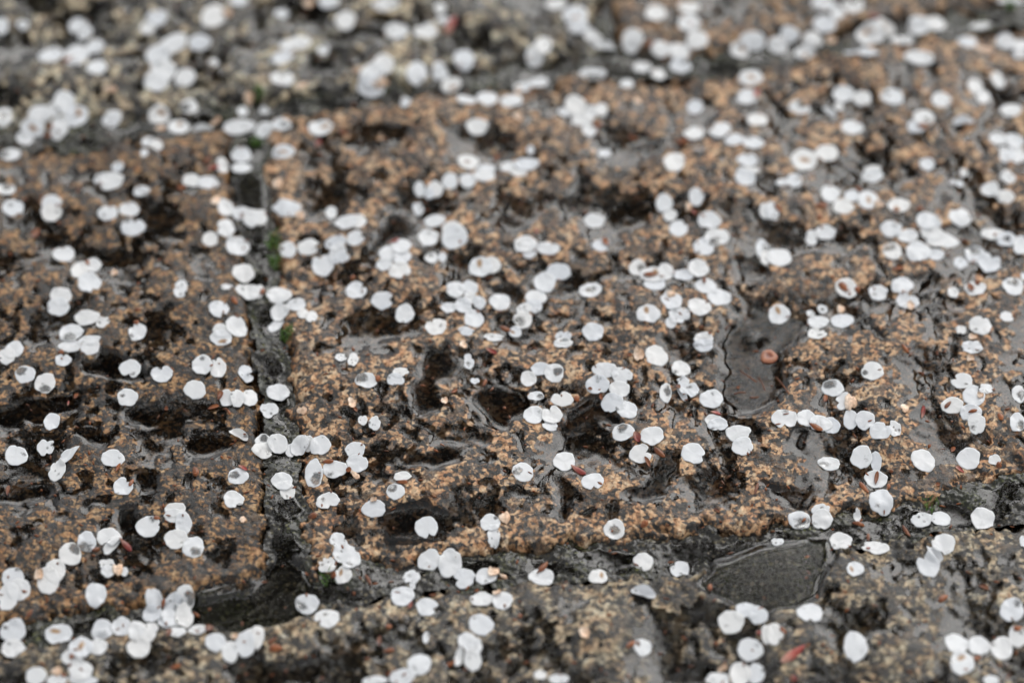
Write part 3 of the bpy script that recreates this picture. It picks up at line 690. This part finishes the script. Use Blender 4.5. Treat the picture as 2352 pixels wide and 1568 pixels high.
S = 0.25 * 640 / 2350.0 / 0.25          # survey tile units -> photo pixels (2560 wide)
ITEMS = []
for (c_, r_), txt in TILES.items():
    ox, oy = c_ * 640, (0, 427, 854, 1280)[r_]
    for e in txt.split(';'):
        p = e.split()
        v = [float(x) for x in p[1:]]
        px, py = (ox + v[0] * S) * 2352 / 2560, (oy + v[1] * S) * 2352 / 2560
        ITEMS.append(dict(k=p[0], px=px, py=py, w=v[2] * S * 2352 / 2560, h=v[3] * S * 2352 / 2560, a=v[4] if len(v) > 4 else None))

TOPS = gauss(dilate(TOP, 1), .0007)


def cell(x, y):
    i = np.clip((x - X0) / STEP, 0, NX - 1.001)
    j = np.clip((y - Y0) / STEP, 0, NY - 1.001)
    return i, j


def sample(A, x, y):
    i, j = cell(x, y)
    i0, j0 = i.astype(int), j.astype(int)
    fx, fy = i - i0, j - j0
    return (A[j0, i0] * (1 - fx) + A[j0, i0 + 1] * fx) * (1 - fy) + (A[j0 + 1, i0] * (1 - fx) + A[j0 + 1, i0 + 1] * fx) * fy


def place(px, py):
    z = 0.0
    for _ in range(4):
        x, y = ground_at(px, py, z)
        z = float(sample(TOPS, np.array([x]), np.array([y]))[0])
    return x, y, z


def lift(vx, vy, vz, thick):
    """raise the resting surface under what has just been laid down"""
    i = np.round((vx - X0) / STEP).astype(int)
    j = np.round((vy - Y0) / STEP).astype(int)
    ok = (i > 1) & (i < NX - 2) & (j > 1) & (j < NY - 2)
    for di in (-1, 0, 1):
        for dj in (-1, 0, 1):
            np.maximum.at(TOPS, (j[ok] + dj, i[ok] + di), vz[ok] + thick)


RINGS, SEGS = 9, 36
RR = np.concatenate([[0.0], np.repeat(np.linspace(1 / RINGS, 1, RINGS), SEGS)])
PH = np.concatenate([[0.0], np.tile(np.arange(SEGS) / SEGS * 2 * math.pi, RINGS)])
TRI = [(0, 1 + k, 1 + (k + 1) % SEGS) for k in range(SEGS)]
QUAD = [(1 + r * SEGS + k, 1 + (r + 1) * SEGS + k, 1 + (r + 1) * SEGS + (k + 1) % SEGS, 1 + r * SEGS + (k + 1) % SEGS) for r in range(RINGS - 1) for k in range(SEGS)]
RIMF = [(1 + (RINGS - 1) * SEGS + k, 1 + (RINGS - 1) * SEGS + (k + 1) % SEGS) for k in range(SEGS)]


def petal_data(it, rnd):
    """verts, faces and attributes of one petal in world metres"""
    k = it['k']
    x0, y0, z0 = place(it['px'], it['py'])
    d = math.sqrt((x0 - CAM[0]) ** 2 + (y0 - CAM[1]) ** 2 + (z0 - CAM[2]) ** 2)
    m = d * TH / 1176.0                             # metres per survey pixel
    blur = 1.0 if it['py'] < 500 else 1.05
    rx, ry = it['w'] * .5 * m * blur, it['h'] * .5 * m * blur
    a = math.radians(it['a'] or 0)
    rot = a if k in 'nft' else 0.0
    ph = PH
    n1, n2, n3 = (rnd.uniform(0, 6.28) for _ in range(3))
    out = 1 + .04 * np.cos(2 * ph + n1) + .035 * np.cos(3 * ph + n2) + .026 * np.cos(5 * ph + n3) + .02 * np.cos(9 * ph + n1 * 3) + .012 * np.cos(14 * ph + n2 * 2)
    claw = rnd.uniform(0, 6.28) if k != 'k' else a + math.pi
    ang = lambda c: np.abs((ph - c + math.pi) % (2 * math.pi) - math.pi)
    if rnd.random() < .5:
        out += .07 * np.exp(-(ang(claw) / .28) ** 2)
    if k == 'k':
        out -= rnd.uniform(.34, .5) * np.exp(-(ang(a) / rnd.uniform(.16, .26)) ** 2)
    elif k == 'n' and rnd.random() < .35:
        out -= rnd.uniform(.08, .2) * np.exp(-(ang(rnd.uniform(0, 6.28)) / .14) ** 2)
    if k == 't':
        for _ in range(3):
            out -= rnd.uniform(.1, .34) * np.exp(-(ang(rnd.uniform(0, 6.28)) / rnd.uniform(.12, .35)) ** 2)
        out = np.maximum(out, .3)
    r = RR * (1 + (out - 1) * RR ** 1.5)
    ux, uy = r * np.cos(ph) * rx, r * np.sin(ph) * ry   # in the picture's own axes, metres
    ux, uy = ux * math.cos(rot) - uy * math.sin(rot), ux * math.sin(rot) + uy * math.cos(rot)
    wet = np.zeros_like(ph)
    stain = np.zeros_like(ph)
    cx, cy = RR * np.cos(ph), RR * np.sin(ph)
    if k == 'c':
        o = rnd.uniform(.38, .6) if (it['a'] is not None and it['a'] != -1) else .0
        q = np.hypot(cx - o * math.cos(a), cy - o * math.sin(a))
        wet = np.clip(1.3 - q / (rnd.uniform(.6, .85) if o else .55), 0, 1) * .9
        wet *= np.where(RR > .97, .55, 1)
    elif k == 't':
        for _ in range(3):
            b, s = rnd.uniform(0, 6.28), rnd.uniform(.2, .9)
            wet = np.maximum(wet, np.clip(1.1 - np.hypot(cx - s * math.cos(b), cy - s * math.sin(b)) / rnd.uniform(.25, .5), 0, 1) * .68)
    elif rnd.random() < .75:
        b, s = rnd.uniform(0, 6.28), rnd.uniform(.5, 1.0)
        wet = np.clip(1 - np.hypot(cx - s * math.cos(b), cy - s * math.sin(b)) / rnd.uniform(.35, .7), 0, 1) * rnd.uniform(.35, .85)
    if k == 's':
        o = .42 if (it['a'] is not None and it['a'] != -1) else .05
        b = rnd.uniform(0, 3.14)
        sx, sy = cx - o * math.cos(a), cy - o * math.sin(a)
        lx, ly = sx * math.cos(b) + sy * math.sin(b), -sx * math.sin(b) + sy * math.cos(b)
        stain = np.clip(1.9 - 1.5 * np.hypot(lx / .42, ly / .22), 0, 1) * .9
    X, Y = x0 + ux, y0 + uy / SP                    # ground foreshortening undone
    for _ in range(1):
        bz = sample(TOPS, X, Y)
    A = np.stack([np.ones_like(X), X - x0, Y - y0], 1)
    co, *_ = np.linalg.lstsq(A, bz, rcond=None)
    plane = A @ co
    pl = plane + max(0, np.percentile(bz - plane, 60))
    R = max(rx, ry)
    cup = rnd.uniform(-.03, .07) * R
    fold = rnd.uniform(-.05, .06) * R
    fa = rnd.uniform(0, 3.14)
    if k == 'f':
        fold, cup = .45 * R, .1 * R
        fa = rot
    cross = -cx * math.sin(fa) + cy * math.cos(fa)
    rip = .035 * R * RR ** 2 * np.cos(4 * ph + n2) + .02 * R * RR ** 2 * np.cos(7 * ph + n3)
    Z = .35 * pl + .65 * bz
    Z = Z + cup * RR ** 2 + fold * cross ** 2 + rip
    Z = np.maximum(Z, bz) + .00010
    lift(X, Y, Z, .00010)
    th = .00012
    V = np.concatenate([np.stack([X, Y, Z], 1), np.stack([X, Y, Z - th], 1)])
    n = len(X)
    F = TRI + QUAD + [tuple(n + i for i in f[::-1]) for f in TRI + QUAD] + [(p, n + p, n + q, q) for p, q in RIMF]
    tone = np.full(n, min(1, max(0, rnd.gauss(.55, .25)))) + .08 * np.cos(3 * ph + n1) * RR
    return V, F, {k2: np.concatenate([v, v]) for k2, v in (('wet', wet), ('stain', stain), ('tone', tone))}, (x0, y0, z0)


def link_mesh(name, V, F, attrs, mat, origin):
    me = bpy.data.meshes.new(name)
    me.from_pydata([tuple(v) for v in (V - np.array(origin))], [], F)
    me.polygons.foreach_set('use_smooth', np.ones(len(F), bool))
    for k, v in attrs.items():
        at = me.attributes.new(k, 'FLOAT', 'POINT')
        at.data.foreach_set('value', np.asarray(v, np.float32))
    me.materials.append(mat)
    o = bpy.data.objects.new(name, me)
    o.location = origin
    COL.objects.link(o)
    return o


def scale_data(it, rnd, kind):
    """a boat-shaped bud scale (o, r) or a curled flake (b)"""
    x0, y0, z0 = place(it['px'], it['py'])
    d = math.sqrt((x0 - CAM[0]) ** 2 + (y0 - CAM[1]) ** 2 + (z0 - CAM[2]) ** 2)
    m = d * TH / 1176.0
    L, Wd = it['w'] * .45 * m, it['h'] * .42 * m
    a = math.radians(it['a'] or 0)
    nu, nv = 15, 9
    u = np.repeat(np.linspace(-1, 1, nu), nv)
    v = np.tile(np.linspace(-1, 1, nv), nu)
    if kind == 'b':
        wid = np.sqrt(np.clip(1 - np.abs(u) ** 2.6, 0, 1)) * (1 + .22 * np.cos(3 * u + rnd.uniform(0, 6)) + .12 * np.cos(9 * u + rnd.uniform(0, 6)))
    else:
        wid = np.clip(1 - np.abs(u) ** rnd.uniform(1.8, 2.6), 0, 1) ** .75 * (1 + .25 * u * rnd.choice((-1, 1)))
    bend = rnd.uniform(-.25, .25) * Wd
    ux = u * L
    uy = v * wid * Wd + bend * (1 - u * u)
    ux, uy = ux * math.cos(a) - uy * math.sin(a), ux * math.sin(a) + uy * math.cos(a)
    X, Y = x0 + ux, y0 + uy / SP
    bz = sample(TOPS, X, Y)
    A = np.stack([np.ones_like(X), X - x0, Y - y0], 1)
    co, *_ = np.linalg.lstsq(A, bz, rcond=None)
    keel = (rnd.uniform(.45, .8) if kind != 'b' else rnd.uniform(.2, .5)) * Wd
    Z = .6 * (A @ co) + .4 * bz + (keel * (1 - v * v) * wid if rnd.random() < .6 else keel * v * v * wid) + .10 * L * u * u * rnd.uniform(0, 1)
    Z = np.maximum(Z, bz) + .00020
    th = .0002 + .25 * Wd * (1 - v * v) * np.minimum(wid, 1) * .5
    V = np.concatenate([np.stack([X, Y, Z], 1), np.stack([X, Y, Z - th], 1)])
    n = nu * nv
    F = []
    for i in range(nu - 1):
        for j in range(nv - 1):
            p = i * nv + j
            F.append((p, p + nv, p + nv + 1, p + 1))
            F.append((n + p, n + p + 1, n + p + nv + 1, n + p + nv))
        for j in (0, nv - 1):
            p = i * nv + j
            F.append((p, n + p, n + p + nv, p + nv))
    lift(X, Y, Z, .0001)
    along = (u + 1) / 2
    tone = np.full(n, rnd.random())
    return V, F, {'along': np.concatenate([along, along]), 'tone': np.concatenate([tone, tone])}, (x0, y0, z0)


rnd = random.Random(5)
PETALS = [it for it in ITEMS if it['k'] in 'nkcstf']
SCALES = [it for it in ITEMS if it['k'] in 'orb']
vis = lambda it: max(0, min(it['px'] + it['w'] / 2, 2352) - max(it['px'] - it['w'] / 2, 0)) * max(0, min(it['py'] + it['h'] / 2, 1568) - max(it['py'] - it['h'] / 2, 0))
ONES = set(id(it) for it in sorted(PETALS, key=lambda q: -vis(q))[:300])
LABEL = make_labels([it for it in PETALS if id(it) in ONES], SCALES)
rest_v, rest_f, rest_a, base = [], [], {'wet': [], 'stain': [], 'tone': []}, 0
order = sorted(PETALS, key=lambda q: (id(q) in ONES, q['py']))
for it in order:
    V, F, at, org = petal_data(it, rnd)
    if id(it) in ONES:
        o = link_mesh('petal', V, F, at, PETAL, org)
        tag(o, LABEL[id(it)], 'petal', 'fallen white petals on the wet stones')
    else:
        rest_v.append(V)
        rest_f += [tuple(base + i for i in f) for f in F]
        for k2 in rest_a:
            rest_a[k2].append(at[k2])
        base += len(V)
o = link_mesh('petals', np.concatenate(rest_v), rest_f, {k2: np.concatenate(v) for k2, v in rest_a.items()}, PETAL, (0, 0, 0))
tag(o, 'smaller torn and overlapped white petals strewn all over the wet stones', 'petals', None, 'stuff')
for it in SCALES:
    V, F, at, org = scale_data(it, rnd, it['k'])
    nm, mt, ct, gr = {'o': ('bud_scale', ORANGE, 'bud scale', 'orange brown bud scales'), 'r': ('bud_scale', RED, 'bud scale', 'red bud scales'),
                      'b': ('blossom_flake', CREAM, 'flake', 'cream blossom flakes')}[it['k']]
    tag(link_mesh(nm, V, F, at, mt, org), LABEL[id(it)], ct, gr)

# ---- moss tufts: short bent blades
mm, t, n, l = nt('moss')
ob = attr(n, 'tone')
r = ramp(n, [(0, (.03, .06, .012)), (.6, (.075, .16, .022)), (1, (.14, .25, .04))])
l.new(ob.outputs['Fac'], r.inputs[0])
b = node(n, 'BsdfPrincipled', Roughness=.5)
l.new(r.outputs[0], b.inputs['Base Color'])
o_ = n.new('ShaderNodeOutputMaterial')
l.new(b.outputs[0], o_.inputs[0])
for it in [q for q in ITEMS if q['k'] == 'm']:
    x0, y0, z0 = place(it['px'], it['py'])
    m = DIST * TH / 1176.0
    V, F, T = [], [], []
    for _ in range(60 if it['py'] < 1000 else 26):
        q, g = rnd.uniform(0, 6.28), math.sqrt(rnd.random())
        bx, by = x0 + g * math.cos(q) * it['w'] * .5 * m, y0 + g * math.sin(q) * it['h'] * .5 * m / SP
        bz = float(sample(GROUND, np.array([bx]), np.array([by]))[0]) - .0002
        hgt, ln, wd = rnd.uniform(.0018, .0050), rnd.uniform(.0004, .0028), rnd.uniform(.0002, .0004)
        q2 = rnd.uniform(0, 6.28)
        cx, sx = math.cos(q2), math.sin(q2)
        i = len(V)
        for s in (0, .5, 1):
            ww = wd * (1 - s * .85)
            zz = bz + hgt * (s - .25 * s * s)
            V += [(bx + cx * ln * s * s - sx * ww, by + sx * ln * s * s + cx * ww, zz), (bx + cx * ln * s * s + sx * ww, by + sx * ln * s * s - cx * ww, zz + .00005)]
        F += [(i, i + 1, i + 3, i + 2), (i + 2, i + 3, i + 5, i + 4)]
        T += [min(1, rnd.random() * .6 + .4 * (j // 2) / 2) for j in range(6)]
    tag(link_mesh('moss_tuft', np.array(V), F, {'tone': T}, mm, (x0, y0, z0)), LABEL_MOSS(it), 'moss', 'moss tufts in the joints')

# ---- crumbs of bud scale and husk, too many and too small to count
V, F, AL, TN = [], [], [], []
for _ in range(900):
    x0, y0, z0 = place(rnd.uniform(-40, 2392), rnd.uniform(-40, 1608))
    L, Wd, q = rnd.uniform(.0005, .0016), rnd.uniform(.00028, .0006), rnd.uniform(0, 6.28)
    tn, i = rnd.random(), len(V)
    for a_, b_, h_ in ((-1, 0, .1), (-.3, .9, .15), (.5, .7, .2), (1, 0, .1), (.4, -.8, .15), (-.4, -.9, .2), (0, 0, .75)):
        k1, k2 = a_ * L * rnd.uniform(.8, 1.2), b_ * Wd * rnd.uniform(.7, 1.3)
        V.append((x0 + k1 * math.cos(q) - k2 * math.sin(q), y0 + k1 * math.sin(q) + k2 * math.cos(q), z0 + h_ * Wd))
        AL.append((a_ + 1) / 2)
        TN.append(tn)
    F += [(i + j, i + (j + 1) % 6, i + 6) for j in range(6)]
    F.append((i + 5, i + 4, i + 3, i + 2, i + 1, i))
o = link_mesh('plant_crumbs', np.array(V), F, {'along': AL, 'tone': TN}, ORANGE, (0, 0, 0))
tag(o, 'tiny rust brown crumbs of bud scale scattered over all the stones', 'crumbs', None, 'stuff')

# ---- the ring-shaped seed case lying in the rain pool, and threads fallen beside it
x0, y0, z0 = place(1766, 820)
prof = [(0.0, .0006), (.0006, .0006), (.0011, .0008), (.0018, .0011), (.0026, .0011), (.0033, .0008), (.0036, .0003), (.0033, -.0008), (.0018, -.0014), (0.0, -.0014)]
V, F, AL, ns = [], [], [], 32
for i, (rr, zz) in enumerate(prof):
    for j in range(ns):
        q = j / ns * 6.2832
        k = 1 + .05 * math.cos(3 * q + 1) + .03 * math.cos(5 * q)
        V.append((x0 + rr * k * math.cos(q), y0 + rr * k * math.sin(q) * 1.05, z0 + zz))
        AL.append(.15 if i < 3 else (.9 if i < 6 else .5))
for i in range(len(prof) - 1):
    for j in range(ns):
        F.append((i * ns + j, (i + 1) * ns + j, (i + 1) * ns + (j + 1) % ns, i * ns + (j + 1) % ns))
SEED = scale_material('seed_case', (.42, .19, .11), (.34, .12, .07), (.16, .05, .03))
tag(link_mesh('seed_case', np.array(V), F, {'along': AL, 'tone': [.5] * len(V)}, SEED, (x0, y0, z0)), 'round brown ring-shaped seed case lying in the widest grey rain pool', 'seed case')
THREADS = [((1700, 852), (1722, 866), (1738, 878), 'short reddish thread highest in the grey rain pool'), ((1742, 868), (1752, 880), (1757, 897), 'reddish thread in the middle of the grey rain pool'),
           ((1686, 905), (1700, 900), (1712, 902), 'reddish thread at the left rim of the grey rain pool'), ((1782, 866), (1800, 885), (1812, 905), 'long thin reddish thread crossing the right rim of the grey rain pool'),
           ((1722, 912), (1732, 915), (1742, 912), 'shortest reddish thread, lowest in the grey rain pool')]
for p0, p1, p2, lab in THREADS:
    V, F, AL = [], [], []
    nseg = 14
    for i in range(nseg + 1):
        s = i / nseg
        px = (1 - s) ** 2 * p0[0] + 2 * s * (1 - s) * p1[0] + s * s * p2[0]
        py = (1 - s) ** 2 * p0[1] + 2 * s * (1 - s) * p1[1] + s * s * p2[1]
        x, y, z = place(px, py)
        for j in range(6):
            q = j / 6 * 6.2832
            V.append((x + .00020 * math.cos(q), y + .00020 * math.sin(q), z + .0002 + .0002 * math.sin(q + .6)))
            AL.append(s)
    for i in range(nseg):
        for j in range(6):
            F.append((i * 6 + j, i * 6 + (j + 1) % 6, (i + 1) * 6 + (j + 1) % 6, (i + 1) * 6 + j))
    tag(link_mesh('plant_thread', np.array(V), F, {'along': AL, 'tone': [.4] * len(V)}, ORANGE, tuple(V[0])), lab, 'thread', 'threads in the grey rain pool')

# ---- unseen trees, added so the pools have dark crowns to mirror
def tree(x, y, hgt, rad, label):
    root = bpy.data.objects.new('unseen_tree', None)
    root.location = (x, y, 0)
    COL.objects.link(root)
    tag(root, label, 'tree')
    bark, t, n, l = nt('bark')
    b = node(n, 'BsdfPrincipled', Roughness=.8)
    b.inputs['Base Color'].default_value = (.035, .026, .020, 1)
    l.new(b.outputs[0], n.new('ShaderNodeOutputMaterial').inputs[0])
    leaf, t, n, l = nt('bronze_leaf')
    b = node(n, 'BsdfPrincipled', Roughness=.5)
    b.inputs['Base Color'].default_value = (.045, .030, .020, 1)
    l.new(b.outputs[0], n.new('ShaderNodeOutputMaterial').inputs[0])
    V, F = [], []

    def limb(p, q, r0, r1, bend):
        p, q = Vector(p), Vector(q)
        ax = (q - p).normalized()
        s = ax.cross(Vector((.3, .9, .2))).normalized()
        u = ax.cross(s)
        i0 = len(V)
        for k in range(7):
            f = k / 6
            c = p.lerp(q, f) + s * bend * math.sin(f * math.pi)
            r = r0 + (r1 - r0) * f
            for j in range(8):
                a = j / 8 * 6.2832
                V.append(tuple(c + s * r * math.cos(a) + u * r * math.sin(a)))
        for k in range(6):
            for j in range(8):
                F.append((i0 + k * 8 + j, i0 + k * 8 + (j + 1) % 8, i0 + (k + 1) * 8 + (j + 1) % 8, i0 + (k + 1) * 8 + j))
    fork = (.1, -.05, hgt * .42)
    limb((0, 0, -.1), fork, .19, .13, .12)
    tips = []
    for k in range(9):
        a, e = k * 2.4, rnd.uniform(.35, 1.2)
        tip = (fork[0] + rad * .8 * math.cos(a) * math.cos(e), fork[1] + rad * .8 * math.sin(a) * math.cos(e), fork[2] + rad * .2 + rad * 1.1 * math.sin(e))
        limb(fork, tip, .075, .018, rnd.uniform(-.3, .3))
        tips.append(tip)
        for _ in range(4):
            t2 = tuple(c + rnd.uniform(-.55, .55) * rad for c in tip)
            limb(tip, t2, .018, .005, .05)
            tips.append(t2)
    tr = link_mesh('trunk', np.array(V), F, {}, bark, (0, 0, 0))
    tr.parent = root
    V, F = [], []
    for tp in tips:
        for _ in range(420):
            c = Vector((tp[0] + rnd.gauss(0, .24) * rad, tp[1] + rnd.gauss(0, .24) * rad, tp[2] + rnd.gauss(0, .22) * rad))
            d1 = Vector((rnd.gauss(0, 1), rnd.gauss(0, 1), rnd.gauss(0, 1))).normalized()
            d2 = d1.cross(Vector((rnd.gauss(0, 1), rnd.gauss(0, 1), rnd.gauss(0, 1)))).normalized()
            i = len(V)
            V += [tuple(c), tuple(c + d1 * .045 + d2 * .025), tuple(c + d1 * .10), tuple(c + d1 * .045 - d2 * .025)]
            F.append((i, i + 1, i + 2, i + 3))
    cr = link_mesh('crown', np.array(V), F, {}, leaf, (0, 0, 0))
    cr.parent = root


tree(-1.66, 4.9, 10.6, 1.75, 'unseen dark bronze-leaved tree added beyond the paving to darken the left pools')  # out of view; placed so its crown darkens the left-hand pool reflections
tree(0.75, 4.45, 14.9, 2.3, 'tall unseen dark bronze-leaved tree added to darken what the lower pool mirrors')  # out of view; added to dim the sky mirrored in the lower pool
